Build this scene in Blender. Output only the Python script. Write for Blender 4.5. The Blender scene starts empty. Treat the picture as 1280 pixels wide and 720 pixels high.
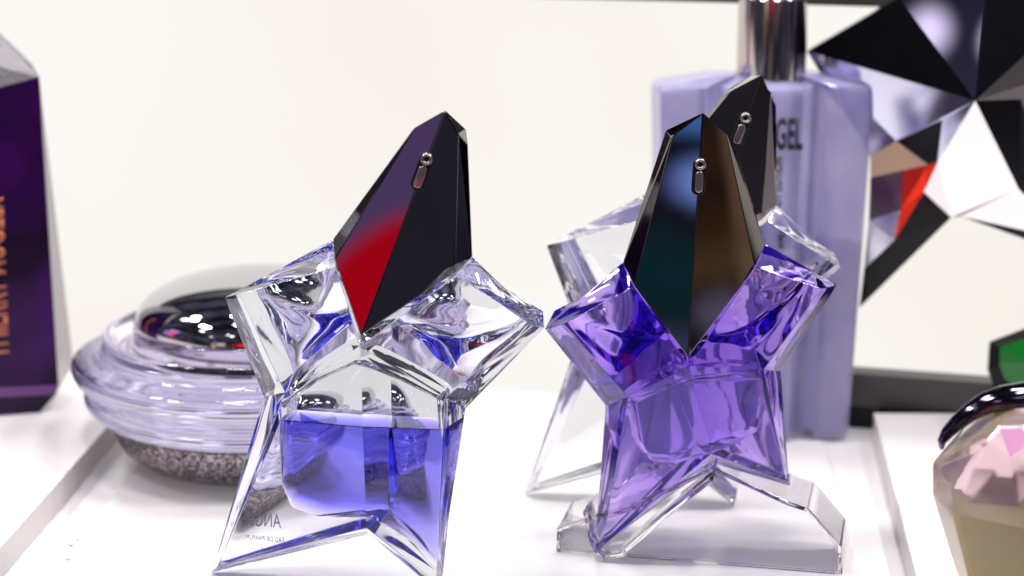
import bpy, bmesh, math, random
from mathutils import Vector, Matrix
random.seed(7)
S = 0.01                      # all sizes below are in centimetres
sc = bpy.context.scene
COL = sc.collection
# ------------------------------------------------------------------ camera model
F = 2500.0; TH = math.radians(13.6); H = 18.5
CAM = Vector((0, 0, H))
def ray(px, py):
    x = (px-640)/F; y = -(py-360)/F
    return Vector((x, math.cos(TH)+y*math.sin(TH), -math.sin(TH)+y*math.cos(TH)))
def on_z(px, py, z=0.0):
    d = ray(px, py); t = (z-H)/d.z
    return CAM+d*t
class Plane:
    """upright working plane of a thing: anchor point, yaw of its width direction"""
    def __init__(s, p0, yaw):
        s.p0 = p0.copy(); a = math.radians(yaw)
        s.u = Vector((math.cos(a), math.sin(a), 0)); s.n = Vector((math.sin(a), -math.cos(a), 0))
    def pt(s, px, py, w=0.0):
        d = ray(px, py); q = s.p0+s.n*w
        t = (q-CAM).dot(s.n)/d.dot(s.n)
        return CAM+d*t
    def mirror(s, p):
        return p-s.n*(2*(p-s.p0).dot(s.n))
# ------------------------------------------------------------------ object helpers
def link(o): COL.objects.link(o); return o
def thing(name, label, cat, loc=(0,0,0), group=None):
    o = link(bpy.data.objects.new(name, None)); o.location = Vector(loc)*S
    o.empty_display_size = 0.01
    o['label'] = label; o['category'] = cat
    if group: o['group'] = group
    return o
def obj(name, bm, mats, parent=None, smooth=False, autosm=None):
    me = bpy.data.meshes.new(name)
    org = parent_org(parent)
    for v in bm.verts: v.co = v.co*S-org
    bm.to_mesh(me); bm.free()
    if smooth:
        for p in me.polygons: p.use_smooth = True
    if not isinstance(mats, (list, tuple)): mats = [mats]
    for m in mats: me.materials.append(m)
    o = link(bpy.data.objects.new(name, me))
    if parent: o.parent = parent
    if autosm is not None:
        me.set_sharp_from_angle(angle=math.radians(autosm))
    return o
def parent_org(p):
    v = Vector((0,0,0))
    while p: v = v+p.location; p = p.parent
    return v
def tag(o, label=None, cat=None, kind=None, group=None):
    if label: o['label'] = label
    if cat: o['category'] = cat
    if kind: o['kind'] = kind
    if group: o['group'] = group
    return o
def recalc(bm): bmesh.ops.recalc_face_normals(bm, faces=bm.faces[:])
def bev(bm, w, seg=2, edges=None, ang=8):
    bmesh.ops.dissolve_limit(bm, angle_limit=math.radians(0.5), verts=bm.verts[:], edges=bm.edges[:]) if False else None
    es = edges if edges is not None else [e for e in bm.edges if len(e.link_faces)==2 and e.calc_face_angle(0) > math.radians(ang)]
    bmesh.ops.bevel(bm, geom=es, offset=w, segments=seg, profile=0.5, affect='EDGES', clamp_overlap=True)
def prism(front, back):
    bm = bmesh.new()
    f = [bm.verts.new(p) for p in front]; b = [bm.verts.new(p) for p in back]
    bm.faces.new(f); bm.faces.new(b[::-1]); n = len(f)
    for i in range(n): bm.faces.new((f[i], b[i], b[(i+1)%n], f[(i+1)%n]))
    recalc(bm); return bm
def box(c, sx, sy, sz, rot=0):
    bm = bmesh.new(); bmesh.ops.create_cube(bm, size=1)
    M = Matrix.Translation(Vector(c)) @ Matrix.Rotation(math.radians(rot), 4, 'Z') @ Matrix.Diagonal((sx, sy, sz, 1))
    bm.transform(M); return bm
def lathe(profile, c, n=96, close=False):
    bm = bmesh.new(); rings = []
    for r, z in profile:
        if r < 1e-5: rings.append([bm.verts.new((c[0], c[1], c[2]+z))])
        else: rings.append([bm.verts.new((c[0]+r*math.cos(2*math.pi*i/n), c[1]+r*math.sin(2*math.pi*i/n), c[2]+z)) for i in range(n)])
    pairs = list(zip(rings[:-1], rings[1:]))
    if close: pairs.append((rings[-1], rings[0]))
    for a, b in pairs:
        for i in range(n):
            j = (i+1)%n
            if len(a)==1 and len(b)==1: continue
            if len(a)==1: bm.faces.new((a[0], b[i], b[j]))
            elif len(b)==1: bm.faces.new((a[i], b[0], a[j]))
            else: bm.faces.new((a[i], b[i], b[j], a[j]))
    recalc(bm); return bm
def smooth_profile(pts, k=4, closed=False):
    """Chaikin rounding of a lathe profile"""
    for _ in range(k):
        out = []; n = len(pts)
        rng = range(n) if closed else range(n-1)
        if not closed: out.append(pts[0])
        for i in rng:
            a = pts[i]; b = pts[(i+1)%n]
            out.append((a[0]*.75+b[0]*.25, a[1]*.75+b[1]*.25)); out.append((a[0]*.25+b[0]*.75, a[1]*.25+b[1]*.75))
        if not closed: out.append(pts[-1])
        pts = out
    return pts
# ------------------------------------------------------------------ materials
def mat(name):
    m = bpy.data.materials.new(name); m.use_nodes = True
    nt = m.node_tree; return m, nt, nt.nodes['Principled BSDF'], nt.nodes['Material Output']
def pbr(name, col, rough=.4, metal=0, ior=1.45, trans=0, coat=0, sub=0, spec=None, bump=0, bscale=300):
    m, nt, b, o = mat(name)
    b.inputs['Base Color'].default_value = (*col, 1); b.inputs['Roughness'].default_value = rough
    b.inputs['Metallic'].default_value = metal; b.inputs['IOR'].default_value = ior
    b.inputs['Transmission Weight'].default_value = trans; b.inputs['Coat Weight'].default_value = coat
    b.inputs['Coat Roughness'].default_value = .03
    if sub:
        b.inputs['Subsurface Weight'].default_value = sub; b.inputs['Subsurface Radius'].default_value = (1, .9, 1.2)
        b.inputs['Subsurface Scale'].default_value = .006
    if bump:
        n = nt.nodes.new('ShaderNodeTexNoise'); n.inputs['Scale'].default_value = bscale
        tc = nt.nodes.new('ShaderNodeTexCoord'); nt.links.new(tc.outputs['Object'], n.inputs['Vector'])
        bp = nt.nodes.new('ShaderNodeBump'); bp.inputs['Strength'].default_value = bump; bp.inputs['Distance'].default_value = .0005
        nt.links.new(n.outputs['Fac'], bp.inputs['Height']); nt.links.new(bp.outputs['Normal'], b.inputs['Normal'])
    return m
def glass(name, ior=1.5, col=(1,1,1), rough=0.0, absorb=None, dens=0, wav=0, wscale=60):
    m, nt, b, o = mat(name); nt.nodes.remove(b)
    g = nt.nodes.new('ShaderNodeBsdfGlass'); g.inputs['IOR'].default_value = ior
    g.inputs['Color'].default_value = (*col, 1); g.inputs['Roughness'].default_value = rough
    nt.links.new(g.outputs[0], o.inputs['Surface'])
    if absorb:
        v = nt.nodes.new('ShaderNodeVolumeAbsorption'); v.inputs['Color'].default_value = (*absorb, 1)
        v.inputs['Density'].default_value = dens; nt.links.new(v.outputs[0], o.inputs['Volume'])
    if wav:
        n = nt.nodes.new('ShaderNodeTexNoise'); n.inputs['Scale'].default_value = wscale; n.inputs['Detail'].default_value = 1
        tc = nt.nodes.new('ShaderNodeTexCoord'); nt.links.new(tc.outputs['Object'], n.inputs['Vector'])
        bp = nt.nodes.new('ShaderNodeBump'); bp.inputs['Strength'].default_value = 1; bp.inputs['Distance'].default_value = wav
        nt.links.new(n.outputs['Fac'], bp.inputs['Height']); nt.links.new(bp.outputs['Normal'], g.inputs['Normal'])
    return m
M = {}
M['clear'] = glass('clear_glass', 1.5, (.97,.975,1), absorb=(.46,.54,.76), dens=8, wav=.0002, wscale=55)
M['rearclear'] = glass('clear_glass_of_back_bottle', 1.5, (.96,.965,.985), wav=.0002, wscale=55)
M['violet'] = glass('violet_glass', 1.5, (.95,.93,1), absorb=(.50,.22,.89), dens=98, wav=.0002, wscale=55)
M['blue_juice'] = glass('blue_perfume', .92, (1,1,1), absorb=(.27,.21,.93), dens=150)
M['violet_juice'] = glass('violet_perfume', .93, (1,1,1), absorb=(.4,.22,.9), dens=25)
M['cup'] = pbr('pale_lilac_cup', (.80,.76,.86), .3)
M['air'] = glass('air_inside_glass', 1.5, (1,1,1))
M['acrylic'] = glass('clear_acrylic', 1.38, (.985,.98,.985), absorb=(.8,.7,.8), dens=2)
M['sheet'] = glass('clear_sheet_acrylic', 1.4, (.99,.99,.99))
M['jar_glass'] = glass('lilac_tinted_glass', 1.48, (.955,.945,.985), absorb=(.62,.58,.95), dens=5)
M['jar_lid'] = glass('clear_lid_acrylic', 1.45, (.97,.97,.96), absorb=(.7,.7,.68), dens=8)
M['cap_metal'] = pbr('dark_mirror_metal', (.135,.13,.14), .045, 1)
M['cap_metal_warm'] = pbr('dark_bronze_mirror_metal', (.15,.135,.13), .05, 1)
def smudge(m, lo, hi, sc_=70):
    nt_ = m.node_tree; n = nt_.nodes.new('ShaderNodeTexNoise'); n.inputs['Scale'].default_value = sc_; n.inputs['Detail'].default_value = 6
    tc_ = nt_.nodes.new('ShaderNodeTexCoord'); r = nt_.nodes.new('ShaderNodeMapRange'); r.inputs['From Min'].default_value = .4; r.inputs['From Max'].default_value = .7
    r.inputs['To Min'].default_value = lo; r.inputs['To Max'].default_value = hi
    nt_.links.new(tc_.outputs['Object'], n.inputs['Vector']); nt_.links.new(n.outputs['Fac'], r.inputs['Value']); nt_.links.new(r.outputs[0], nt_.nodes['Principled BSDF'].inputs['Roughness'])
smudge(M['cap_metal'], .0, .025); smudge(M['cap_metal_warm'], .01, .05)
M['chrome'] = pbr('chrome', (.62,.61,.64), .03, 1)
M['steel'] = pbr('brushed_steel', (.62,.58,.56), .28, 1)
M['collar'] = pbr('pump_collar_metal', (.60,.55,.54), .12, 1)
M['slot_shade'] = pbr('recess_shade', (.01,.01,.012), .3)
M['ink'] = pbr('black_ink', (.012,.012,.03), .5)
M['grey_ink'] = pbr('faint_grey_ink', (.30,.30,.37), .6)
def white_surface(name, col, rough, coat=.3, dust=True):
    m, nt, b, o = mat(name)
    n = nt.nodes.new('ShaderNodeTexNoise'); n.inputs['Scale'].default_value = 14; n.inputs['Detail'].default_value = 6
    tc = nt.nodes.new('ShaderNodeTexCoord'); nt.links.new(tc.outputs['Object'], n.inputs['Vector'])
    r = nt.nodes.new('ShaderNodeValToRGB'); r.color_ramp.elements[0].position = .35; r.color_ramp.elements[1].position = .65
    r.color_ramp.elements[0].color = (col[0]*.94, col[1]*.925, col[2]*.93, 1); r.color_ramp.elements[1].color = (*col, 1)
    nt.links.new(n.outputs['Fac'], r.inputs['Fac']); nt.links.new(r.outputs['Color'], b.inputs['Base Color'])
    b.inputs['Emission Color'].default_value = (1,.965,.96,1); b.inputs['Emission Strength'].default_value = .09   # slight glow added as fill to whiten the shelf
    b.inputs['Roughness'].default_value = rough; b.inputs['Coat Weight'].default_value = coat; b.inputs['Coat Roughness'].default_value = .12
    return m
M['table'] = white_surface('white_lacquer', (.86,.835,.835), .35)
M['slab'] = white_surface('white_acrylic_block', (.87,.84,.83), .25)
M['slab_edge'] = pbr('shaded_acrylic_edge', (.70,.66,.63), .3)  # acrylic edge tone with the shade of the side faces painted in
M['rail'] = pbr('dark_grey_rail', (.075,.068,.065), .35, 0)
M['black'] = pbr('black_gloss', (.004,.004,.006), .18, ior=1.3)
# ------------------------------------------------------------------ world: the dim shop behind the camera
w = bpy.data.worlds.new('World'); sc.world = w; w.use_nodes = True
nt = w.node_tree; bg = nt.nodes['Background']
def N(t, **k):
    n = nt.nodes.new(t)
    for a, b in k.items(): setattr(n, a, b)
    return n
tc = N('ShaderNodeTexCoord'); sep = N('ShaderNodeSeparateXYZ'); nt.links.new(tc.outputs['Generated'], sep.inputs[0])
def mth(op, a, b=None, c=None):
    n = N('ShaderNodeMath', operation=op)
    for i, v in enumerate((a, b, c)):
        if v is None: continue
        if isinstance(v, (int, float)): n.inputs[i].default_value = v
        else: nt.links.new(v, n.inputs[i])
    return n.outputs[0]
AZ = mth('MULTIPLY', mth('ARCTAN2', sep.outputs[0], mth('MULTIPLY', sep.outputs[1], -1)), 57.2958)   # 0 = behind the camera, + = right
EL = mth('MULTIPLY', mth('ARCSINE', sep.outputs[2]), 57.2958)
ns = N('ShaderNodeTexNoise'); ns.inputs['Scale'].default_value = 5; ns.inputs['Detail'].default_value = 3
nt.links.new(tc.outputs['Generated'], ns.inputs['Vector'])
cr = N('ShaderNodeValToRGB'); cr.color_ramp.elements[0].position = .42; cr.color_ramp.elements[1].position = .68
cr.color_ramp.elements[0].color = (.010,.010,.016,1); cr.color_ramp.elements[1].color = (.10,.095,.14,1)
nt.links.new(ns.outputs['Fac'], cr.inputs['Fac'])
cur = cr.outputs['Color']
def patch(az, el, haz, hel, soft, col, roundish=False):
    global cur
    dx = mth('ABSOLUTE', mth('SUBTRACT', AZ, az)); dy = mth('ABSOLUTE', mth('SUBTRACT', EL, el))
    if roundish:
        rr = mth('SQRT', mth('ADD', mth('POWER', mth('DIVIDE', dx, haz), 2), mth('POWER', mth('DIVIDE', dy, hel), 2)))
        f = N('ShaderNodeMapRange', interpolation_type='SMOOTHSTEP')
        nt.links.new(rr, f.inputs['Value']); f.inputs['From Min'].default_value = 1+soft/haz; f.inputs['From Max'].default_value = 1-soft/haz
        fac = f.outputs[0]
    else:
        fs = []
        for d, h in ((dx, haz), (dy, hel)):
            f = N('ShaderNodeMapRange', interpolation_type='SMOOTHSTEP')
            nt.links.new(d, f.inputs['Value']); f.inputs['From Min'].default_value = h+soft; f.inputs['From Max'].default_value = h-soft
            fs.append(f.outputs[0])
        fac = mth('MULTIPLY', *fs)
    mx = N('ShaderNodeMix', data_type='RGBA'); nt.links.new(fac, mx.inputs['Factor'])
    nt.links.new(cur, mx.inputs['A']); mx.inputs['B'].default_value = (*col, 1); cur = mx.outputs['Result']
PATCHES = []  # coloured patches added to be mirrored in the caps, lid and star
PATCHES += [
 (-82, 23, 6, 5.0, .5, (0.555,0.352,0.925)), (-85.5, 13, 6, 8.0, .5, (0.45,0.28,0.72)), (-80.4, 12.4, 3.0, 5.6, .12, (2.31,0.0074,0.0555), True), (-84.5, 22, .8, 1.2, .8, (1.29,1.11,1.85), True),
 (123, -9, 1.2, 9, .4, (2.04,1.67,1.29)), (125.6, -9, .6, 9, .4, (0.925,0.74,0.555)), (120.5, -9, .8, 9, .4, (0.647,0.463,0.37)),
 (-8, -1, 3.5, 5, .5, (1.6,.03,.02)), (-15, -2, 1.4, 6, .5, (.5,.03,.03)), (-27, 0, 4, 7, .6, (.75,.62,.50)), (-34, -5, 2, 8, .5, (.7,.45,.3)),
 (9, -2, 3, 7, 1, (.20,.15,.12)), (19, -1, 3, 5, 1, (.35,.3,.28)), (36, 2, 6, 6, 2, (.22,.18,.25)),
 (-20, 38, 2, 1.6, .6, (9,9,9.5), True), (2, 45, 7, 4, 4, (2.2,2.6,3.2), True), (25, 30, 1.4, 1.2, .5, (8,8,8), True), (-40, 30, 1.2, 1.1, .4, (7,6.5,6), True),
 (12, 58, 3, 2, .8, (8,8.5,9), True), (-60, 45, 3, 2, .8, (7,7,7.5), True), (60, 40, 3, 3, .8, (7,7,7.5), True), (50, 20, 2, 1.2, .5, (6,5.6,5.2), True),
 (80, 55, 4, 3, 1, (6,6,6.5), True), (-110, 50, 4, 3, 1, (6,6,6.5), True), (130, 40, 5, 4, 1, (5,5,5.5), True),
 (-26.5, 44, 1.1, .9, .3, (14,13,12), True), (-24.5, 41.3, .8, .7, .3, (9,8,8), True), (-21.5, 41, 1.0, 3.0, .6, (1.2,.55,.6)), (-27.5, 41.3, .7, .6, .3, (4,3.6,3.8), True),
 (-33.5, 9.2, 3.5, 1.2, .7, (.02,.12,.16)), (-33.2, 12.0, 1.0, .6, .6, (1.0,1.6,4.6), True), (-34.2, 13.7, 1.4, .3, .3, (.35,1.0,2.8)), (-33.0, 7.3, 1.2, .5, .4, (.18,.22,.5)),
 (71.5, .6, 6, 2.4, .9, (.14,.075,.04)), (70.6, 1.2, 1.5, .45, .4, (.07,.04,.03)), (70.6, -.9, 2.5, .5, .5, (.30,.18,.10)), (70.8, -2.3, .8, .55, .3, (.42,.40,.72), True), (69.2, -1, .12, 4, .08, (1.1,.7,.5)),
 (-32.7, 10.5, .12, 4, .08, (.35,.8,1.6)), (71.8, 0, .12, 4, .08, (1.2,.8,.55)),
]
for p in PATCHES: patch(*p)
nt.links.new(cur, bg.inputs['Color']); bg.inputs['Strength'].default_value = 1.0
# ------------------------------------------------------------------ lamps: the soft light strip over the shelf
def area(name, loc, target, sx, sy, power, col):
    l = bpy.data.lights.new(name, 'AREA'); l.shape = 'RECTANGLE'; l.size = sx*S; l.size_y = sy*S; l.energy = power; l.color = col
    o = link(bpy.data.objects.new(name, l)); o.location = Vector(loc)*S
    o.rotation_euler = (Vector(target)-Vector(loc)).to_track_quat('-Z', 'Y').to_euler(); return o
for lx in (-44,-15,15,44):
    for ly in (42, 68): area('spot_lamp', (lx, ly, 62), (lx*.3, 51, 0), 11, 5, 1.12, (1,.97,.975))
#area('side_light', (-75, 30, 40), (0, 52, 4), 26, 40, 1.6, (.98,.97,1))
# ------------------------------------------------------------------ the setting
def tri_sheet(pts, name, m, kind=None):
    bm = bmesh.new(); bm.faces.new([bm.verts.new(p) for p in pts]); recalc(bm)
    return obj(name, bm, m)
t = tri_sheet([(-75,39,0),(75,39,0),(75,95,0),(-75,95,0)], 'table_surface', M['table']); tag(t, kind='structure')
# backlit panel closing the shelf
pa = on_z(640, 488); pb = on_z(1180, 531)
pdir = (pb-pa); pdir.z = 0; pdir.normalize(); pyaw = math.degrees(math.atan2(pdir.y, pdir.x))
PN = Vector((pdir.y, -pdir.x, 0))
WALL = Plane(pa, pyaw)
m, nt2, b, o = mat('backlit_diffuser')
em = nt2.nodes.new('ShaderNodeEmission'); no = nt2.nodes.new('ShaderNodeTexNoise'); no.inputs['Scale'].default_value = 5
cr2 = nt2.nodes.new('ShaderNodeValToRGB'); cr2.color_ramp.elements[0].color = (.915,.865,.80,1); cr2.color_ramp.elements[1].color = (.98,.945,.905,1)
cr2.color_ramp.elements[0].position = .36; cr2.color_ramp.elements[1].position = .56
tc2 = nt2.nodes.new('ShaderNodeTexCoord'); nt2.links.new(tc2.outputs['Object'], no.inputs['Vector'])
nt2.links.new(no.outputs['Fac'], cr2.inputs['Fac']); nt2.links.new(cr2.outputs['Color'], em.inputs['Color'])
em.inputs['Strength'].default_value = 1.0; nt2.links.new(em.outputs[0], o.inputs['Surface']); M['panel'] = m
zt = WALL.pt(1100, 7).z
c0 = pa-pdir*70-PN*1; c1 = pa+pdir*25-PN*1
bm = bmesh.new(); q = []
for P_, z in ((c0, -.0), (c1, -.0), (c1, zt+.4), (c0, zt+.4)): q.append(Vector((P_.x, P_.y, z)))
bm = prism([v+PN*1 for v in q], [v-PN*.5 for v in q])
t = obj('backlit_panel', bm, M['panel']); tag(t, 'glowing creamy white panel standing behind all the bottles', 'panel')
# dark frame on the top of the panel
mid = (c0+c1)/2+PN*1; flen = (c1-c0).length
t = obj('panel_frame', box((mid.x, mid.y, zt+1.4), flen, .8, 2.8, pyaw), M['rail']); tag(t, 'dark frame bar along the top edge of the glowing panel', 'frame')
# rail on the right
ra = WALL.pt(1030, 500, .8); rb = WALL.pt(1560, 500, .8)
zr = WALL.pt(1180, 475, 1.2).z; zb = WALL.pt(1180, 516, 1.2).z
t = thing('shelf_rail', 'dark grey rail along the foot of the glowing panel at right', 'rail', (ra.x, ra.y, 0))
cm = (ra+rb)/2; ln = (rb-ra).length
obj('rail_face', box((cm.x, cm.y, (zr+zb)/2), ln, .8, zr-zb, pyaw), M['rail'], t)
cm2 = cm-PN*.15
obj('rail_base', box((cm2.x, cm2.y, zb/2), ln, .8, zb-.01, pyaw), M['black'], t)
# raised slabs left and right, thin sheet between
HS = .8
def slab(name, tops, label, h=HS, z0=0.005, m='slab', bw=.03):
    bm = prism([Vector((p.x, p.y, h)) for p in tops], [Vector((p.x, p.y, z0)) for p in tops]); bev(bm, bw, 2); bm.normal_update()
    for f in bm.faces: f.material_index = 1 if abs(f.normal.z) < .8 else 0
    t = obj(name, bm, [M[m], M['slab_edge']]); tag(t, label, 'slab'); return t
A0 = on_z(0, 685, HS); A1 = on_z(128, 541, HS); dA = (A1-A0).normalized()
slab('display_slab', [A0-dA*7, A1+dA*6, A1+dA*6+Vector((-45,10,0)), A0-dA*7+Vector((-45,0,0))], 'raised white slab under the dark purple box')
D0 = on_z(1145, 720, HS); D1 = on_z(1092, 516, HS); dD = (D1-D0).normalized()
E = on_z(1450, 518, HS)
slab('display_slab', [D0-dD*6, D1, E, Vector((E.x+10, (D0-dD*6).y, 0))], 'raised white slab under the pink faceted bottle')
C0 = on_z(58, 720, .15); C1 = on_z(165, 590, .15); E0 = on_z(1076, 720, .15); E1 = on_z(1036, 575, .15)
dC = (C1-C0).normalized(); dE = (E1-E0).normalized()
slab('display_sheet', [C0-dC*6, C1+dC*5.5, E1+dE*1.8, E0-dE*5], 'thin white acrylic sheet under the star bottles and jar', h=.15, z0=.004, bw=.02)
ZF = .155
# ------------------------------------------------------------------ text
def lettering(name, txt, m, parent, loc, xdir, ydir, size, xscale=1.0, depth=.004, mirror=False, bold=0.0, align='LEFT'):
    c = bpy.data.curves.new(name, 'FONT'); c.body = txt; c.size = 1; c.extrude = 0; c.align_x = align; c.offset = bold; c.resolution_u = 3
    tmp = bpy.data.objects.new('tmp', c); COL.objects.link(tmp)
    dg = bpy.context.evaluated_depsgraph_get(); dg.update()
    me = bpy.data.meshes.new_from_object(tmp.evaluated_get(dg)); bpy.data.objects.remove(tmp)
    bm = bmesh.new(); bm.from_mesh(me)
    x = Vector(xdir).normalized(); y = Vector(ydir).normalized(); z = x.cross(y)
    r = bmesh.ops.extrude_face_region(bm, geom=bm.faces[:])
    for v in r['geom']:
        if isinstance(v, bmesh.types.BMVert): v.co.z += 1.0
    for v in bm.verts:
        a = v.co.x*size*xscale*(-1 if mirror else 1); b = v.co.y*size; d = v.co.z*depth
        v.co = Vector(loc)+x*a+y*b+z*d
    recalc(bm)
    return obj(name, bm, m, parent)
# ------------------------------------------------------------------ star shaped perfume bottle
def star_bottle(P, px, label, mats, group=None, liquid_px=None, foot=None):
    """px: dict of picture points on the outer (mid) ring and the inset front ring; P: working plane"""
    root = thing('star_perfume_bottle', label, 'perfume bottle', foot, group)
    WR = px.get('WR', 1.0); WC = px.get('WC', 1.55); BW = px.get('BW', .85)
    order = ['SL','TL','NL','FL','K','FR','NR','TR','SR']
    mid = {k: P.pt(*px[k], 0) for k in order}
    fr = {k: P.pt(*px[k+'f'], px.get('w', {}).get(k, WR)) for k in order}
    bk = {k: P.mirror(fr[k])+P.n*(WR-BW) for k in order}
    C = P.pt(*px['C'], WC); V = P.pt(*px['V'], 0); Cb = P.mirror(C)+P.n*(WC-WR)*.6
    # body: every facet is a fine patch, so that moulded facets can swell or sink a little
    bm = bmesh.new(); lay = bm.faces.layers.int.new('pid'); NN = 14; pid = [0]
    def patch4(c4, depth=0.0, wob=0.0, ph=0.0):
        pid[0] += 1; c4 = [Vector(q) for q in c4]
        nrm = (c4[2]-c4[0]).cross(c4[3]-c4[1]).normalized()
        cen_ = sum(c4, Vector())/4
        if nrm.dot(cen_-Mid) < 0: nrm = -nrm
        g_ = []
        for i in range(NN+1):
            row = []
            for j in range(NN+1):
                u_ = i/NN; v_ = j/NN
                q = c4[0]*(1-u_)*(1-v_)+c4[1]*u_*(1-v_)+c4[2]*u_*v_+c4[3]*(1-u_)*v_
                e_ = .35*(16*u_*(1-u_)*v_*(1-v_))**.75+.65*2*min(u_, 1-u_, v_, 1-v_)
                # flutes fan out from the far corner of the facet (the tip of the arm)
                dx_, dy_ = 1-u_, 1-v_; an_ = math.atan2(dy_, dx_)/(math.pi/2) if dx_+dy_ > 1e-6 else .5
                q = q+nrm*(e_*depth+min(1, 4*u_*v_+.0)*(math.sin(math.pi*an_)**.8)*min(1, math.hypot(dx_, dy_)*1.6)*(1 if 0 < i < NN and 0 < j < NN else 0)*wob*math.cos(2*math.pi*2.5*an_+ph))
                row.append(bm.verts.new(q))
            g_.append(row)
        for i in range(NN):
            for j in range(NN):
                f_ = bm.faces.new((g_[i][j], g_[i+1][j], g_[i+1][j+1], g_[i][j+1])); f_[lay] = pid[0]
    Mid = P.pt(px['C'][0], px['C'][1]+20, 0)
    seed = px.get('seed', 0)
    quads = (('SL','TL','NL'), ('NL','FL','K'), ('K','FR','NR'), ('NR','TR','SR'))
    for i, q in enumerate(quads):
        arm = i in (0, 3)
        patch4([C]+[fr[k] for k in q], -.05 if arm else -.03, .02 if arm else .0, seed+i)
        patch4([Cb]+[bk[k] for k in q], px.get('armd', -.42) if arm else -.22, .06 if arm else .015, seed+i*1.7)
    for a, b_ in zip(order[:-1], order[1:]):
        patch4([fr[a], fr[b_], mid[b_], mid[a]], -.02, .012, seed); patch4([mid[a], mid[b_], bk[b_], bk[a]], -.04, .03, seed+2)
    patch4([fr['SR'], C, V, mid['SR']]); patch4([C, fr['SL'], mid['SL'], V]); patch4([bk['SR'], mid['SR'], V, Cb]); patch4([Cb, V, mid['SL'], bk['SL']])
    bmesh.ops.remove_doubles(bm, verts=bm.verts[:], dist=.002); recalc(bm)
    es = [e for e in bm.edges if len(e.link_faces)==2 and e.link_faces[0][lay] != e.link_faces[1][lay] and e.calc_face_angle(0) > math.radians(5)]
    bev(bm, px.get('bevel', .055), 3, edges=es)
    body = obj('glass_body', bm, M[mats['glass']], root, smooth=True, autosm=40)
    # cavity with perfume and the air above it
    if px.get('cavity'):
        f = [P.pt(q_[0], q_[1], q_[2] if len(q_) > 2 else .72) for q_ in px['cavity']]; cw = .62
        b2 = [P.mirror(p) for p in f]
        cav = prism(f, b2); bev(cav, px.get('cbev', .07), 3, ang=4)
        lev = px['level']
        up = cav.copy()
        geom = cav.verts[:]+cav.edges[:]+cav.faces[:]
        r = bmesh.ops.bisect_plane(cav, geom=geom, plane_co=(0,0,lev), plane_no=(0,0,1), clear_outer=True)
        es = [e for e in cav.edges if e.is_boundary]
        if es: bmesh.ops.holes_fill(cav, edges=es, sides=0)
        recalc(cav)
        obj('perfume', cav, M[mats['juice']], root, smooth=True, autosm=40)
        geom = up.verts[:]+up.edges[:]+up.faces[:]
        bmesh.ops.bisect_plane(up, geom=geom, plane_co=(0,0,lev+.02), plane_no=(0,0,1), clear_inner=True)
        es = [e for e in up.edges if e.is_boundary]
        if es: bmesh.ops.holes_fill(up, edges=es, sides=0)
        recalc(up); bmesh.ops.reverse_faces(up, faces=up.faces[:])
        if len(up.faces): tag(obj('air_space', up, M['air'], root, smooth=True, autosm=40))
    # faceted metal cap
    cp = px['cap']
    A = P.pt(*cp['A'], .62); Ab = P.pt(*cp['A'], -.62)
    LT = P.pt(*cp['LT'], .40); RT = P.pt(*cp['RT'], .40); LB = P.pt(*cp['LB'], .78); RB = P.pt(*cp['RB'], .78)
    LT2 = P.pt(*cp['LT2'], 0); RT2 = P.pt(*cp['RT2'], 0); LB2 = P.pt(*cp['LB2'], .0); RB2 = P.pt(*cp['RB2'], .0)
    B = P.pt(*cp['B'], WC+.14); Bm = P.pt(cp['B'][0], cp['B'][1]-10, 0)
    def on_tri(pxy, a, b_, c_):
        n = (b_-a).cross(c_-a).normalized(); d = ray(*pxy); return CAM+d*((a-CAM).dot(n)/d.dot(n))
    LB = on_tri(cp['LB'], A, LT, B); RB = on_tri(cp['RB'], A, RT, B)
    mr = P.mirror
    bm = bmesh.new(); g = {n: bm.verts.new(p) for n, p in dict(A=A, Ab=Ab, LT=LT, RT=RT, LB=LB, RB=RB, LT2=LT2, RT2=RT2, LB2=LB2, RB2=RB2, B=B, Bm=Bm,
         LTb=mr(LT), RTb=mr(RT), LBb=mr(LB), RBb=mr(RB), Bb=mr(B)).items()}
    faces = [('A','LT','LB','B'), ('A','B','RB','RT'), ('LT','LT2','LB2','LB'), ('RT','RB','RB2','RT2'),
             ('Ab','Bb','LBb','LTb'), ('Ab','RTb','RBb','Bb'), ('LTb','LBb','LB2','LT2'), ('RTb','RT2','RB2','RBb'),
             ('A','Ab','LTb','LT2','LT'), ('A','RT','RT2','RTb','Ab'),
             ('LB','LB2','Bm','B'), ('LB2','LBb','Bb','Bm'), ('RB','B','Bm','RB2'), ('RB2','Bm','Bb','RBb')]
    for q in faces: bm.faces.new([g[k] for k in q])
    recalc(bm); bev(bm, .026, 2, ang=4)
    cap = obj('cap', bm, M[mats['cap']], root)
    # spray opening: slot shade painted as a raised dark plate, with ring and actuator
    Rd = (B-A).normalized(); n1 = (LT-A).cross(B-A); n2 = (B-A).cross(RT-A)
    n1 = n1 if n1.dot(P.n) > 0 else -n1; n2 = n2 if n2.dot(P.n) > 0 else -n2
    nn = (n1.normalized()+n2.normalized()).normalized(); nn = (nn-Rd*nn.dot(Rd)).normalized(); sx = Rd.cross(nn).normalized()
    t0 = cp['slot'][0]; L = (B-A).length
    p0 = A+Rd*L*t0+sx*cp['slot'][2]; ln = L*cp['slot'][1]
    def capsule(r, l, off, hgt, z0=-.3):
        pts = []
        for i in range(13): a = math.pi*i/12; pts.append((math.cos(a)*r, math.sin(a)*r-0))
        top = [(x, -y) for x, y in pts]; bot = [(-x, y+l) for x, y in pts]
        ol = top+bot
        return prism([p0+sx*x+Rd*(y+off)+nn*hgt for x, y in ol], [p0+sx*x+Rd*(y+off)+nn*z0 for x, y in ol])
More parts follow.
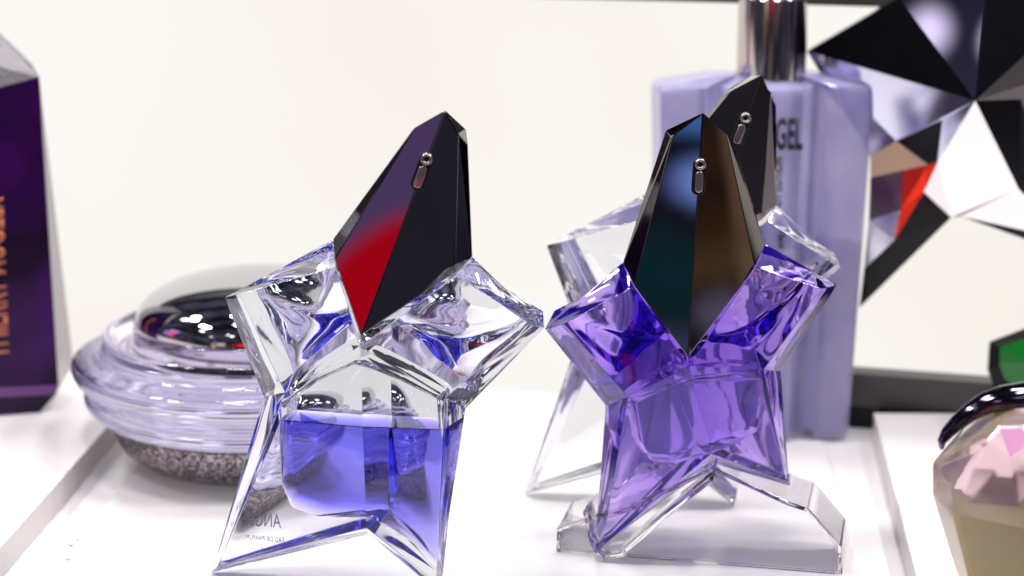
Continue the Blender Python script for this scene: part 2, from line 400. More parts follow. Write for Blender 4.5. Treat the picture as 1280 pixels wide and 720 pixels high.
    slot = capsule(.155, ln*.95, -.0, .05); bev(slot, .01, 1, ang=40)
    so = obj('spray_slot', slot, M['slot_shade'], cap, smooth=True, autosm=40)
    act = capsule(.10, ln*.52, ln*.42, .075, -.1); bev(act, .03, 3, ang=40); obj('actuator', act, M['steel'], so, smooth=True, autosm=50) if False else obj('actuator', act, M['steel'], cap, smooth=True, autosm=50)
    # ring
    bm = bmesh.new(); R_, r_ = .098, .036
    vs = []
    for i in range(28):
        a = 2*math.pi*i/28; ring_ = []
        for j in range(12):
            b3 = 2*math.pi*j/12; rad = R_+r_*math.cos(b3)
            ring_.append(bm.verts.new(p0+sx*rad*math.cos(a)+Rd*rad*math.sin(a)+nn*(.07+r_*math.sin(b3))))
        vs.append(ring_)
    for i in range(28):
        for j in range(12): bm.faces.new((vs[i][j], vs[(i+1)%28][j], vs[(i+1)%28][(j+1)%12], vs[i][(j+1)%12]))
    recalc(bm); obj('nozzle_ring', bm, M['steel'], cap, smooth=True)
    return root, dict(mid=mid, fr=fr, bk=bk, C=C, Cb=Cb, P=P)
# --- the clear bottle with blue perfume
g1 = on_z(264, 716, ZF); PL1 = Plane(g1, -11)
PX1 = dict(SL=(415,300), TL=(280.5,372), NL=(330,496), FL=(264,716), K=(461,668), FR=(547,739), NR=(582,511), TR=(681,409), SR=(591,321),
  SLf=(420,334), TLf=(299,367), NLf=(356,491), FLf=(272,708), Kf=(458,660), FRf=(546,728), NRf=(556,497), TRf=(666,407), SRf=(571,344),
  C=(450,433), V=(452,410), w=dict(FL=.42, FR=.42, TL=.75, TR=.75, K=1.05, NL=1.12, NR=1.12, SL=.62, SR=.62),
  cavity=[(449,446),(500,468),(549,494),(552,560),(549,640,.52),(545,702,.22),(515,676,.40),(462,645),(400,645),(365,634),(352,602),(350,505),(398,470)],
  level=PL1.pt(449,529,.72).z,
  cap=dict(A=(556.5,138), LT=(518,160), RT=(573,168), LB=(418,324), RB=(568,341), LT2=(514,163), RT2=(585,182), LB2=(416,299), RB2=(591,321), B=(451,420), slot=(.215,.115,.0)))
b1, G1 = star_bottle(PL1, PX1, 'clear glass star bottle half full of blue perfume, dark cap with a red reflection', dict(glass='clear', juice='blue_juice', cap='cap_metal'),
    group='star shaped perfume bottles', foot=g1)
# faint writing on the back of its left leg, read in mirror image through the glass
fl = G1['bk']['FL']; nl = G1['bk']['NL']; cb = G1['Cb']
Pm = PL1
def back_pt(px, py):
    # intersection of the pixel ray with the back facet of the left leg
    a, b_, c_ = G1['bk']['NL'], G1['bk']['FL'], G1['bk']['K']
    n = (b_-a).cross(c_-a).normalized(); d = ray(px, py); t = (a-CAM).dot(n)/d.dot(n); return CAM+d*t, n
bp, bn = back_pt(388, 618)
if bn.dot(PL1.n) > 0: bn = -bn
xd = PL1.u-bn*PL1.u.dot(bn); yd = bn.cross(xd.normalized()); yd = yd if yd.z > 0 else -yd
for (qx, qy), s_, txt, xs in (((362,650), .50, 'ANGEL', .62), ((366,668), .17, 'EAU DE PARFUM', .8), ((372,680), .12, 'NATURAL SPRAY', .8)):
    q, _ = back_pt(qx, qy)
    lettering('lettering', txt, M['grey_ink'], b1, q+bn*.03, xd, yd, s_, xs, .003, mirror=True, align='LEFT')
# --- the violet bottle on its acrylic rest
g2 = on_z(874, 704, ZF); g2 = Vector((g2.x, g2.y+1.1, ZF)); PL2 = Plane(g2, 8)
PX2 = dict(SL=(778,328), TL=(681,411), NL=(757,507), FL=(743,689), K=(890,582), FR=(987,611), NR=(976,464), TR=(1047,356), SR=(957,305),
  SLf=(793,358), TLf=(704,405), NLf=(785,496), FLf=(752,684), Kf=(889,567), FRf=(983,603), NRf=(955,462), TRf=(1027,361), SRf=(944,334),
  C=(861,458), V=(860,436), w=dict(FL=.42, FR=.42, TL=.75, TR=.75, K=1.05, NL=1.12, NR=1.12, SL=.62, SR=.62),
  cavity=[(861,468),(905,464),(950,468),(955,505),(946,538),(915,556),(880,566),(846,577),(816,576),(802,552),(794,500),(830,482)],
  level=PL2.pt(861,474,.62).z,
  cap=dict(A=(878.7,141), LT=(841,169), RT=(908,166), LB=(792,357), RB=(944.5,334), LT2=(839,171), RT2=(916,176), LB2=(778.5,328), RB2=(957,306), B=(860,447), slot=(.21,.105,.0)))
b2, G2 = star_bottle(PL2, PX2, 'violet glass star bottle with a black metal cap, held on a clear acrylic rest', dict(glass='violet', juice='violet_juice', cap='cap_metal_warm'),
    group='star shaped perfume bottles', foot=g2)
# --- the clear bottle behind it
def copy_tree(o, parent=None):
    c = o.copy(); COL.objects.link(c); c.parent = parent
    for ch in [x for x in bpy.data.objects if x.parent == o]: copy_tree(ch, c)
    return c
b3 = copy_tree(b1)
b3['label'] = 'clear glass star bottle partly hidden behind the violet one, in front of the lilac bottle'
p3 = on_z(655, 618, ZF)
b3.location = p3*S; b3.rotation_euler.z = math.radians(3)
for ch in list(b3.children):
    if ch.name.startswith('glass_body'):
        ch.data = ch.data.copy(); ch.data.materials[0] = M['rearclear']
    if ch.name.startswith('lettering'): bpy.data.objects.remove(ch)
    elif ch.name.startswith('perfume'): bpy.data.objects.remove(ch)
    elif ch.name.startswith('air_space'): bpy.data.objects.remove(ch)
for ch in list(b3.children):
    if ch.name.startswith('cap'): ch.data = ch.data.copy(); ch.data.materials[0] = M['cap_metal_warm']
# ------------------------------------------------------------------ acrylic rest under the violet bottle
r0_, r1_ = on_z(695, 690, ZF), on_z(1053, 718, ZF); PR = Plane((r0_+r1_)/2, math.degrees(math.atan2(r1_.y-r0_.y, r1_.x-r0_.x)))
rest = thing('acrylic_rest', 'clear bridge shaped acrylic rest under the violet star bottle', 'display stand', PR.p0)
prof = [(695,690),(696,661),(741,645),(790,632),(891,584),(985,627),(1011,636),(1052,684),(1053,718)]
fp = [PR.pt(x, y, 0) for x, y in prof]
z0 = ZF+.004
fp[0].z = z0; fp[-1].z = z0
dep = -PR.n*2.0
def offset_poly(pts, d):
    out = []
    for i, p in enumerate(pts):
        a = pts[max(0, i-1)]; b = pts[min(len(pts)-1, i+1)]; t = (b-a).normalized(); up = t.cross(PR.n) ; up = up if up.z > 0 or abs(up.z) < 1e-3 else -up
        out.append(p)
    return out
bm = bmesh.new(); thk = .11
cen = sum(fp, Vector())/len(fp)
inner = []
for i, p in enumerate(fp):
    a = fp[max(0, i-1)]; b = fp[min(len(fp)-1, i+1)]; t = (b-a).normalized(); nrm = PR.n.cross(t)
    if nrm.dot(Vector((0,0,1))) < 0 and 0 < i < len(fp)-1: nrm = -nrm
    if i == 0: nrm = -PR.u
    if i == len(fp)-1: nrm = PR.u
    inner.append(p-nrm*thk)
fo = fp+inner[::-1]
bm = prism(fo, [p+dep for p in fo]); bev(bm, .025, 2, ang=12)
obj('bridge', bm, M['acrylic'], rest)
# base foil joining both ends, and the looped holder around the foot
fl2 = [(731,640),(738,672),(744,688),(756,697),(776,694),(792,680),(838,640),(889,600)]
def ribbon(pts, wid, th, plane, w0, z=None):
    f = [plane.pt(x, y, w0) for x, y in pts]; n = len(f); o1 = []; o2 = []
    for i in range(n):
        t = (f[min(n-1, i+1)]-f[max(0, i-1)]).normalized(); q = plane.n.cross(t)
        o1.append(f[i]+q*th/2); o2.append(f[i]-q*th/2)
    ol = o1+o2[::-1]
    return prism(ol, [p-plane.n*wid for p in ol])
bm = ribbon(fl2, .9, .13, PR, .45); bev(bm, .03, 2, ang=30); obj('foot_holder', bm, M['acrylic'], rest, smooth=True, autosm=45)
bt = [PR.pt(695,690,0), PR.pt(1053,718,0)]
e0, e1 = fp[0].copy(), fp[-1].copy(); e0.z = e1.z = z0+.003
bm.free() if False else None
bm_unused = None
fb = .045
bm = prism([e0+Vector((.2,0,fb)), e1+Vector((-.2,0,fb)), e1+Vector((-.2,0,fb))+dep*.05, e0+Vector((.2,0,fb))+dep*.05], [e0+Vector((.2,0,0)), e1+Vector((-.2,0,0)), e1+Vector((-.2,0,0))+dep*.05, e0+Vector((.2,0,0))+dep*.05]); obj('front_edge', bm, M['acrylic'], rest)
#bm = prism([e0+Vector((.17,0,.06)), e1+Vector((-.17,0,.06)), e1+Vector((-.17,0,.06))+dep, e0+Vector((.17,0,.06))+dep], [e0+Vector((.17,0,0)), e1+Vector((-.17,0,0)), e1+Vector((-.17,0,0))+dep, e0+Vector((.17,0,0))+dep])

# ------------------------------------------------------------------ cream jar
jy = 56.6; q = on_z(327, 561, ZF); jc = Vector((q.x, q.y, ZF)); 
jar = thing('cream_jar', 'round lilac glass jar with ring shaped flanges, chrome lid and glitter base', 'cream jar', jc)
pr = [(0,1.30),(4.30,1.30),(4.50,1.34),(4.80,1.50),(4.98,1.74),(5.02,1.94),(4.95,2.06),(4.84,2.14),(5.02,2.26),(5.22,2.46),(5.33,2.72),(5.32,2.90),(5.18,3.02),(4.95,3.06),(4.66,3.12),(4.50,3.22),(4.46,3.50),(4.40,3.66),(4.28,3.70),(4.16,3.64),(3.98,3.42),(3.84,3.30),(3.66,3.30),(3.58,3.42),(3.56,3.90),(3.50,3.97),(3.36,3.95),(3.33,3.03),(2.2,3.0),(0,3.0)]
bm = lathe(smooth_profile(pr, 1), jc, 128); obj('glass_body', bm, M['jar_glass'], jar, smooth=True, autosm=50)
gm, gnt, gb, go = mat('glitter')
vo = gnt.nodes.new('ShaderNodeTexVoronoi'); vo.inputs['Scale'].default_value = 2300; tcg = gnt.nodes.new('ShaderNodeTexCoord'); gnt.links.new(tcg.outputs['Object'], vo.inputs['Vector'])
crg = gnt.nodes.new('ShaderNodeValToRGB'); crg.color_ramp.interpolation = 'CONSTANT'
crg.color_ramp.elements[0].color = (.06,.05,.055,1); crg.color_ramp.elements[1].position = .32; crg.color_ramp.elements[1].color = (.26,.20,.215,1)
for pos, c_ in ((.55,(.55,.48,.50,1)),(.8,(.75,.7,.72,1)),(.68,(.10,.05,.07,1))):
    e_ = crg.color_ramp.elements.new(pos); e_.color = c_
sx_ = gnt.nodes.new('ShaderNodeSeparateColor'); gnt.links.new(vo.outputs['Color'], sx_.inputs[0]); gnt.links.new(sx_.outputs[0], crg.inputs['Fac'])
gnt.links.new(crg.outputs['Color'], gb.inputs['Base Color']); gb.inputs['Metallic'].default_value = .6; gb.inputs['Roughness'].default_value = .35
bpg = gnt.nodes.new('ShaderNodeBump'); bpg.inputs['Distance'].default_value = .0004; gnt.links.new(sx_.outputs[1], bpg.inputs['Height']); gnt.links.new(bpg.outputs['Normal'], gb.inputs['Normal'])
M['glitter'] = gm
pb_ = [(0,0.01),(3.3,0.01),(3.62,.10),(4.0,.42),(4.22,.85),(4.28,1.22),(0,1.22)]
bm = lathe(pb_, jc, 128); obj('glitter_base', bm, gm, jar, smooth=True, autosm=30)

dome = [(3.47*math.cos(a_), 3.98+1.38*math.sin(a_)**.92) for a_ in [math.pi/2*k/40 for k in range(40)]]+[(0,5.36)]
bm = lathe([(0,3.12),(3.30,3.12),(3.30,3.9),(3.40,3.93)]+dome, jc, 128); lid = obj('chrome_lid', bm, M['chrome'], jar, smooth=True, autosm=35)
# ------------------------------------------------------------------ dark purple faceted box
BP = Plane(on_z(20, 520, HS), 17)
qx = BP.p0
box_ = thing('faceted_box', 'dark purple faceted perfume box with silver glitter top and orange writing', 'perfume box', qx)
purp, pnt, pbs, po = mat('deep_purple_lacquer')
nz = pnt.nodes.new('ShaderNodeTexNoise'); nz.inputs['Scale'].default_value = 30; tcp = pnt.nodes.new('ShaderNodeTexCoord'); pnt.links.new(tcp.outputs['Object'], nz.inputs['Vector'])
crp = pnt.nodes.new('ShaderNodeValToRGB'); crp.color_ramp.elements[0].color = (.012,.0015,.022,1); crp.color_ramp.elements[1].color = (.055,.004,.12,1)
crp.color_ramp.elements[0].position = .40; crp.color_ramp.elements[1].position = .62
pnt.links.new(nz.outputs['Fac'], crp.inputs['Fac']); pnt.links.new(crp.outputs['Color'], pbs.inputs['Base Color']); pbs.inputs['Roughness'].default_value = .25; pbs.inputs['IOR'].default_value = 1.3
M['purple'] = purp
M['silver'] = pbr('grey_glitter_silver', (.20,.185,.20), .42, .7, bump=.8, bscale=1400)
M['grey_side'] = pbr('satin_grey_acrylic', (.42,.39,.40), .25, .35)
M['violet_edge'] = pbr('violet_edge', (.16,.06,.24), .25, .2)
M['orange'] = pbr('orange_foil', (.62,.19,.08), .35, .3)
W0 = 0; D = 3.2
fT = BP.pt(49, 96, 0); fTl = BP.pt(-260, 180, 0); fB = BP.pt(73, 481, 0); fBl = BP.pt(-260, 497, 0)
e1_ = BP.pt(70, 493, -.05); e1l = BP.pt(-260, 509, -.05)
b0 = BP.pt(50, 520, -.15); b0l = BP.pt(-260, 526, -.15)
zz = HS+.004; b0.z = zz; b0l.z = zz
tb = BP.pt(-6, 36, -1.4); tbl = BP.pt(-260, 20, -1.4); sb = BP.pt(92, 456, -1.5)
bm = bmesh.new(); V_ = {n: bm.verts.new(p) for n, p in dict(fT=fT, fTl=fTl, fB=fB, fBl=fBl, e1=e1_, e1l=e1l, b0=b0, b0l=b0l, tb=tb, tbl=tbl, sb=sb).items()}
def mrw(p, w): # same outline on the hidden back
    return p-BP.n*w
bT = bm.verts.new(mrw(fT, 3)); bB = bm.verts.new(mrw(fB, 3)); bTl = bm.verts.new(mrw(fTl, 3)); b0b = bm.verts.new(mrw(b0, 2.7)); b0lb = bm.verts.new(mrw(b0l, 2.7)); fBlb = bm.verts.new(mrw(fBl, 3))
FQ = [(('fT','fTl','fBl','fB'),0), (('fB','fBl','e1l','e1'),2), (('e1','e1l','b0l','b0'),0), (('fT','tb','tbl','fTl'),1)]
for q_, mi in FQ:
    f_ = bm.faces.new([V_[k] for k in q_]); f_.material_index = mi
def ff(vs, mi): f_ = bm.faces.new(vs); f_.material_index = mi
ff((V_['tb'], V_['fT'], bT), 1); ff((V_['tb'], bT, bTl, V_['tbl']), 1)
ff((V_['fT'], V_['fB'], V_['sb']), 3); ff((V_['fT'], V_['sb'], bT), 3); ff((V_['sb'], bB, bT), 3)
ff((V_['fB'], V_['e1'], V_['b0'], V_['sb']), 3); ff((V_['sb'], V_['b0'], b0b, bB), 3)
ff((V_['b0'], V_['b0l'], b0lb, b0b), 0); ff((bB, b0b, b0lb, fBlb), 0); ff((bT, bB, fBlb, bTl), 0)
ff((V_['fTl'], V_['tbl'], bTl, fBlb, b0lb, V_['b0l'], V_['e1l'], V_['fBl']), 0)
recalc(bm); obj('faceted_shell', bm, [M['purple'], M['silver'], M['violet_edge'], M['grey_side']], box_)
tl = BP.pt(11, 447, .02)
xd_ = (BP.pt(1, 190, .02)-tl).normalized()
yd_ = -BP.u
lettering('lettering', 'THIERRY MUGLER', M['orange'], box_, BP.pt(11, 447, .012), xd_, yd_, 1.2, .50, .012, bold=.012)
# ------------------------------------------------------------------ lilac lotion bottle with a pump
LP = Plane(on_z(1028, 549, ZF), 3)
lot = thing('lotion_bottle', 'tall frosted lilac lotion bottle with a chrome pump, behind the violet star bottle', 'lotion bottle', LP.p0)
M['frost'] = pbr('frosted_lilac_plastic', (.53,.51,.86), .22, ior=1.45, trans=.5, sub=.3, coat=.5)
def mottle(m, lo, hi, sc_):
    nt_ = m.node_tree; n = nt_.nodes.new('ShaderNodeTexNoise'); n.inputs['Scale'].default_value = sc_; n.inputs['Detail'].default_value = 4
    tc_ = nt_.nodes.new('ShaderNodeTexCoord'); r = nt_.nodes.new('ShaderNodeValToRGB'); r.color_ramp.elements[0].position = .38; r.color_ramp.elements[1].position = .64
    r.color_ramp.elements[0].color = (*lo, 1); r.color_ramp.elements[1].color = (*hi, 1)
    nt_.links.new(tc_.outputs['Object'], n.inputs['Vector']); nt_.links.new(n.outputs['Fac'], r.inputs['Fac']); nt_.links.new(r.outputs['Color'], nt_.nodes['Principled BSDF'].inputs['Base Color'])
mottle(M['frost'], (.50,.47,.80), (.66,.63,.92), 42)
M['lotion'] = pbr('lilac_lotion', (.40,.39,.66), .5, sub=.3)
# outline of the front given by picture columns, depths follow the star shaped cross section (w toward the viewer)
sec = [(-.02,-1.0),(.0,-.15),(.035,0),(.16,.02),(.205,-.02),(.235,-.42),(.27,-.5),(.30,-.38),(.345,.38),(.38,.46),(.60,.46),(.655,.40),(.70,-.28),(.735,-.42),(.77,-.38),(.815,-.06),(.85,-.01),(.965,0),(1.0,-.15),(1.02,-1.0)]
L0t, R0t = LP.pt(826, 112, -.1), LP.pt(1094, 116, -.1)
L0b, R0b = LP.pt(832, 548, -.1), LP.pt(1061, 549, -.1); L0b.z = R0b.z = ZF+.005
def sect(f, shrink=0, lift=0, back=3.0):
    Lp = L0b.lerp(L0t, f); Rp = L0b.lerp(L0t, f)+(R0b.lerp(R0t, f)-L0b.lerp(L0t, f)); z = Lp.z*(1-0)+lift
    front = []
    for s_, w_ in sec:
        p = Lp.lerp(Rp, s_); front.append(Vector((p.x, p.y, 0))+LP.n*w_)
    bk_ = [Vector((p.x, p.y, 0)) for p in front]
    n = len(front); cx = sum(front, Vector())/n-LP.n*1.2
    pts = front+[Vector((p.x, p.y, 0))-LP.n*(2*(p-Vector((Lp.x, Lp.y, 0))).dot(LP.n)+2.4) for p in reversed(front)]
    out = []
    for p in pts:
        q_ = cx+(p-cx)*(1-shrink); out.append(Vector((q_.x, q_.y, z)))
    return out
def stack(levels):
    bm = bmesh.new(); rs = []
    for pts in levels: rs.append([bm.verts.new(p) for p in pts])
    n = len(rs[0])
    for a, b_ in zip(rs[:-1], rs[1:]):
        for i in range(n): bm.faces.new((a[i], a[(i+1)%n], b_[(i+1)%n], b_[i]))
    bm.faces.new(rs[0][::-1]); bm.faces.new(rs[-1]); recalc(bm); return bm
lv = [sect(0, .035), sect(0.0, .012, .06), sect(.01, 0, .06)]+[sect(f) for f in (.1,.25,.4,.55,.7,.85,.95)]+[sect(1, .004, -.16), sect(1, .012, -.05), sect(1, .035, .03), sect(1, .10, .07), sect(1, .5, .30)]
body = obj('bottle_body', stack(lv), M['frost'], lot, smooth=True, autosm=38)
zs = [sect(.02, .06), sect(.3, .06), sect(.545, .06)]
obj('lotion', stack(zs), M['lotion'], lot, smooth=True, autosm=50)
cz = L0t.z
cpos = LP.pt(964, 80, -1.2); 
tc_ = Vector((cpos.x, cpos.y, 0))
zb0 = LP.pt(964, 92, -1.0).z-.25
rr = (LP.pt(1007, 80, -1.2)-LP.pt(921, 80, -1.2)).length/2
bm = lathe([(0,zb0-.1),(rr*.98,zb0-.1),(rr,zb0),(rr,zb0+2.42),(rr*.94,zb0+2.5),(rr*.5,zb0+2.5),(rr*.5,zb0+3.4),(rr*.9,zb0+3.45),(rr*.9,zb0+4.2),(0,zb0+4.3)], tc_, 96)
obj('pump_collar', bm, M['collar'], lot, smooth=True, autosm=30)
tp = LP.pt(948, 187, .47)
lettering('lettering', 'ANGEL', M['ink'], lot, LP.pt(1003, 186, .47), LP.u, (0,0,1), 1.25, .37, .01, bold=.03, align='RIGHT')
lettering('lettering', 'PERFUMING BODY LOTION', M['ink'], lot, LP.pt(978, 196, .47), (0,0,1), -LP.u, .36, .74, .01, bold=.03, align='RIGHT')
# ------------------------------------------------------------------ big black star ornament in front of the panel
BS = Plane(WALL.pt(1218, 126, 2.4), pyaw)
star = thing('star_ornament', 'large black and mirror faceted star hanging at the upper right, left of the frame edge', 'star ornament', BS.p0)
star['label'] = 'large black faceted star with mirror facets and painted red reflections at the upper right'
M['mirror'] = pbr('silver_mirror', (.85,.84,.88), .10, 1)
M['lilac_face'] = pbr('pale_lilac_facet', (.74,.74,.92), .10, 1)
M['white_face'] = pbr('white_facet', (.80,.775,.785), .10, 1)
M['grey_face'] = pbr('grey_brown_facet', (.10,.085,.09), .22, 0, coat=.3)
M['dusk_face'] = pbr('dusky_blue_mirror_facet', (.22,.21,.30), .01, 1)
M['plum_face'] = pbr('plum_reflection', (.06,.015,.05), .15, coat=1)  # plum, red and tan facet colours stand in for mirrored surroundings
red_m, rnt, rb_, ro_ = mat('red_amber_reflection')
nr = rnt.nodes.new('ShaderNodeTexNoise'); nr.inputs['Scale'].default_value = 70; nr.inputs['Detail'].default_value = 0; tcr = rnt.nodes.new('ShaderNodeTexCoord'); rnt.links.new(tcr.outputs['Object'], nr.inputs['Vector'])
crr = rnt.nodes.new('ShaderNodeValToRGB'); crr.color_ramp.elements[0].color = (.03,.012,.03,1); crr.color_ramp.elements[0].position = .36
crr.color_ramp.elements[1].color = (.75,.035,.015,1); crr.color_ramp.elements[1].position = .62
rnt.links.new(nr.outputs['Fac'], crr.inputs['Fac']); rnt.links.new(crr.outputs['Color'], rb_.inputs['Base Color']); rb_.inputs['Metallic'].default_value = .7; rb_.inputs['Roughness'].default_value = .2; rb_.inputs['IOR'].default_value = 1.2
M['red_refl'] = red_m; M['tan_face'] = pbr('tan_reflection', (.62,.42,.28), .35)  # reflected red glow and tan are painted into the facet colour
mats_ = ['black','dusk_face','grey_face','white_face','lilac_face','red_refl','tan_face','mirror','plum_face']
sp = dict(a=(1009,64,.3), b=(1124,-3,.9), t=(1232,-75,.3), r1=(1335,-40,.5), r2=(1335,20,.6), r3=(1335,88,.4), q=(1273,236,1.0), q1=(1276,124,1.1), r5=(1335,318,.3), m=(1189,272,.8), m2=(1200,270,.85),
  n=(1155,240,1.0), g=(1074,385,.3), h=(1080,336,.6), e=(1088,196,1.0), s=(1172,203,1.5), s2=(1178,150,1.7), y=(1120,176,1.2), z=(1160,206,1.3), z1=(1088,222,.9), c=(1219,126,2.2), k1=(1128,213,1.1), k2=(1126,262,1.0), k3=(1118,300,.9), k4=(1086,276,.75), r6=(1335,300,.5), td=(1232,-2,1.0))
bm = bmesh.new(); SV = {k: bm.verts.new(BS.pt(x, y, w_-1.0)) for k, (x, y, w_) in sp.items()}
fl_ = [('abc',0),(('b','t','td','c'),1),(('td','t','r1','r2','c'),0),(('c','r2','r3'),2),(('c','r3','q1'),2),(('c','q1','q'),0),(('q1','r3','r6','q'),3),(('q','r6','m2'),3),(('m2','r6','r5'),0),
 (('c','q','m2','m','n','s'),3),(('c','s','s2'),4),(('a','c','s2','y','e'),4),(('y','s2','s','z'),0),(('e','y','z','k1','z1'),6),(('z1','k1','k2','k4'),8),(('k1','z','s','n','k3','k2'),5),(('k4','k2','k3','h'),7),(('n','m','g','h','k3'),0)]
for ks, mi in fl_:
    f_ = bm.faces.new([SV[k] for k in ks]); f_.material_index = mi
# closed back: mirror copy of the outline pushed toward the panel
outl = ['a','b','t','r1','r2','r3','r6','r5','m2','m','g','h','k4','z1','e']
bvs = [bm.verts.new(SV[k].co-BS.n*(.6+(SV[k].co-BS.p0).dot(BS.n)+1.0)) for k in outl]
for i in range(len(outl)):
    j = (i+1)%len(outl)
    f_ = bm.faces.new((SV[outl[i]], SV[outl[j]], bvs[j], bvs[i]))
bm.faces.new(bvs); recalc(bm)
obj('faceted_front', bm, [M[k] for k in mats_], star)
# ------------------------------------------------------------------ green bottle on the far right
GP = Plane(on_z(1290, 535, HS), 0)
gr = thing('green_bottle', 'dark green faceted glass bottle behind the pink bottle at right', 'perfume bottle', GP.p0)
M['green'] = pbr('green_glass_face', (.0,.17,.015), .2, 0, coat=.3)
M['green_dark'] = pbr('blackish_green_glass', (.006,.010,.008), .3, 0, ior=1.2)
of = [(1237,427),(1285,409),(1330,425),(1345,470),(1330,536),(1262,536),(1243,486),(1235,462)]
inn = [(1250,434),(1285,422),(1320,432),(1332,468),(1318,500),(1284,492),(1256,474),(1249,455)]
fo_ = [GP.pt(x, y, 0) for x, y in of]; fi_ = [GP.pt(x, y, .5) for x, y in inn]; cc_ = GP.pt(1285, 452, .9)
fo_[4].z = fo_[5].z = HS+.004
bm = bmesh.new(); vo_ = [bm.verts.new(p) for p in fo_]; vi_ = [bm.verts.new(p) for p in fi_]; gc_ = sum(fo_, Vector())/8; vb_ = [bm.verts.new(gc_+(p-gc_)*Vector((.8,.8,.8)).x-GP.n*1.0-Vector((0,0,.25))) for p in fo_]; cv = bm.verts.new(cc_)
for i in range(8):
    j = (i+1)%8
    bm.faces.new((vo_[i], vo_[j], vi_[j], vi_[i])); f_ = bm.faces.new((vi_[i], vi_[j], cv)); f_.material_index = 1
    bm.faces.new((vo_[j], vo_[i], vb_[i], vb_[j]))
bm.faces.new(vb_); recalc(bm); obj('faceted_glass', bm, [M['green_dark'], M['green']], gr)
# ------------------------------------------------------------------ pink faceted bottle in the lower right corner
EP = on_z(1292, 764, HS); EP = Vector((EP.x, EP.y, HS))
PE = Plane(EP, 0)
egg = thing('egg_shaped_bottle', 'pink faceted egg shaped bottle with olive liquid and a dark draped cap, lower right', 'perfume bottle', EP)
M['pink_glass'] = pbr('pink_glass', (.95,.70,.78), .13, ior=1.42, trans=.8, coat=.3)
M['pink_reflection'] = pbr('rose_reflection', (.92,.42,.74), .2, trans=.15, coat=.6)  # pink reflection painted as the colour of a single facet
M['olive'] = pbr('olive_liquid', (.66,.76,.10), .35)
def rad(px): return abs((PE.pt(px, 640, 0)-PE.pt(1292, 640, 0)).dot(PE.u))
def zed(py): return PE.pt(1292, py, 0).z
rows = [(764,.0,0),(762,60,0),(745,78,.5),(720,93,0),(628,124,0),(590,126,0),(545,100,.5),(512,62,0),(492,25,.5),(488,0,0)]
def gem(rows, n, sc_=1.0, zmax=None, off=0, extra=()):
    bm = bmesh.new(); rings = []
    for py, rp, ph in rows:
        z = zed(py); r = rad(1292-rp)*sc_*1.09
        if rp < 1: rings.append([bm.verts.new((EP.x, EP.y, z))]); continue
        rings.append([bm.verts.new((EP.x+r*math.cos(2*math.pi*(i+ph+off)/n), EP.y+.8*r*math.sin(2*math.pi*(i+ph+off)/n), z)) for i in range(n)])
    for q_ in extra: bm.verts.new(q_)
    bmesh.ops.convex_hull(bm, input=bm.verts[:]); bmesh.ops.dissolve_limit(bm, angle_limit=math.radians(1.5), verts=bm.verts[:], edges=bm.edges[:])
    loose = [v for v in bm.verts if not v.link_faces]; bmesh.ops.delete(bm, geom=loose, context='VERTS')
    recalc(bm); return bm
bm = gem(rows, 8, off=.6, extra=[PE.pt(*q_) for q_ in ((1232,551,1.66),(1248,533,1.50),(1277,532,1.54),(1294,553,1.82),(1262,575,2.02))]); 
zlift = zed(764)-HS
for v in bm.verts: v.co.z -= zlift-.004 if False else 0
best = None
def to_px(p):
    v = p-CAM; yc = v.y*math.cos(TH)-v.z*math.sin(TH); zc = v.y*math.sin(TH)+v.z*math.cos(TH)
    return 640+F*v.x/yc, 360-F*zc/yc
fs_ = [f_ for f_ in bm.faces if f_.normal.y < -.1]
fb_ = min(fs_, key=lambda f_: math.hypot(to_px(f_.calc_center_median())[0]-1266, to_px(f_.calc_center_median())[1]-548))
fb_.material_index = 1
bev(bm, .05, 2, ang=6)
tg = (PE.pt(1262, 552, 1.5)-EP)
obj('glass_body', bm, [M['pink_glass'], M['pink_reflection']], egg)
inn_ = [(756,50,0),(745,66,.5),(720,84,0),(626,114,0)]
bm = gem(inn_, 8, off=.6)
lvz = zed(620)
obj('liquid', bm, M['olive'], egg)
# outline of the rose reflection painted on the shoulder facet
fc = [(1232,551),(1250,533),(1280,530),(1296,552),(1262,573)]
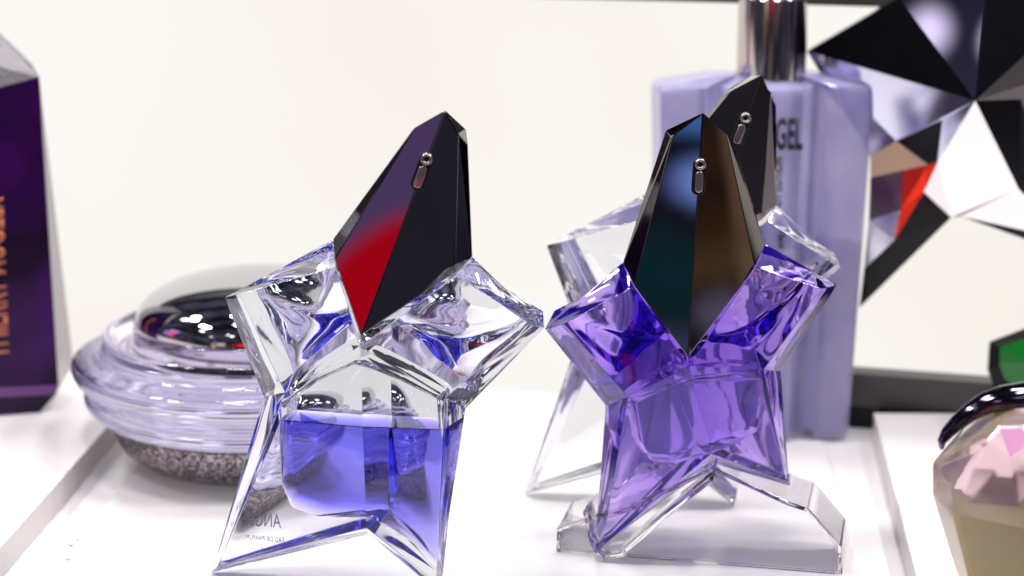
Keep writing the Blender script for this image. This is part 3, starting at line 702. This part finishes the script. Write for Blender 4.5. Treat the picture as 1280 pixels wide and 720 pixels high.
# draped cap: swept band from upper right down to the left shoulder
def tube_path(pts, rs, n=16, flat=.6):
    bm = bmesh.new(); rings = []
    for i, p in enumerate(pts):
        t = (pts[min(len(pts)-1, i+1)]-pts[max(0, i-1)]).normalized(); a = t.cross(PE.n).normalized(); b_ = PE.n
        rings.append([bm.verts.new(p+a*rs[i]*math.cos(2*math.pi*k/n)+b_*rs[i]*1.5*math.sin(2*math.pi*k/n)) for k in range(n)])
    for a, b_ in zip(rings[:-1], rings[1:]):
        for k in range(n): bm.faces.new((a[k], a[(k+1)%n], b_[(k+1)%n], b_[k]))
    bm.faces.new(rings[0]); bm.faces.new(rings[-1][::-1]); recalc(bm); return bm
cpx = [(1177,566,.08),(1177,557,.16),(1184,546,.24),(1197,533,.30),(1213,520,.36),(1232,509,.42),(1256,503,.5),(1285,500,.56),(1320,504,.52),(1360,524,.4),(1390,552,.2)]
pts = [PE.pt(x, y-5, .35) for x, y, r in cpx]
M['cap_dark'] = pbr('dark_plum_metal', (.10,.09,.13), .07, 1)
bm = tube_path(pts, [r*.56 for *_, r in cpx]); o_ = obj('draped_cap', bm, M['cap_dark'], egg, smooth=True)

# crumbs of acrylic along the edge of the sheet
bm = bmesh.new()
for i in range(46):
    f_ = random.random()**1.3; x_ = 84+58*f_*random.random()+random.gauss(0, 5); y_ = 690-60*f_+random.gauss(0, 7)
    q = on_z(x_, y_, .152); r_ = random.uniform(.012, .05)
    vs_ = [bm.verts.new(q+Vector((random.uniform(-r_, r_)*1.6, random.uniform(-r_, r_), random.uniform(0, r_*.7)))) for _ in range(5)]
    bmesh.ops.convex_hull(bm, input=vs_)
recalc(bm); M['crumb'] = pbr('grey_beige_flakes', (.42,.38,.36), .5)
t = obj('acrylic_crumbs', bm, M['crumb']); tag(t, 'scattered pale flakes beside the edge of the thin white sheet', 'crumbs', kind='stuff')
# ------------------------------------------------------------------ camera and render
cd = bpy.data.cameras.new('camera'); cam = link(bpy.data.objects.new('camera', cd))
cam.location = CAM*S; cam.rotation_euler = (math.pi/2-TH, 0, 0)
cd.sensor_width = 36; cd.lens = 36*F/1280; cd.clip_start = .01; cd.clip_end = 20
cd.dof.use_dof = True; cd.dof.focus_distance = 47.6*S; cd.dof.aperture_fstop = 10.0; cd.dof.aperture_blades = 9
sc.camera = cam
sc.render.engine = 'CYCLES'
cy = sc.cycles
cy.max_bounces = 28; cy.transmission_bounces = 26; cy.glossy_bounces = 10; cy.diffuse_bounces = 4; cy.transparent_max_bounces = 16
cy.sample_clamp_indirect = 6; cy.sample_clamp_direct = 0; cy.blur_glossy = 0
cy.caustics_reflective = True; cy.caustics_refractive = True
cy.use_denoising = True
try: cy.denoiser = 'OPENIMAGEDENOISE'
except Exception: pass
sc.view_settings.view_transform = 'Standard'; sc.view_settings.look = 'None'
sc.view_settings.exposure = 0; sc.view_settings.gamma = 1
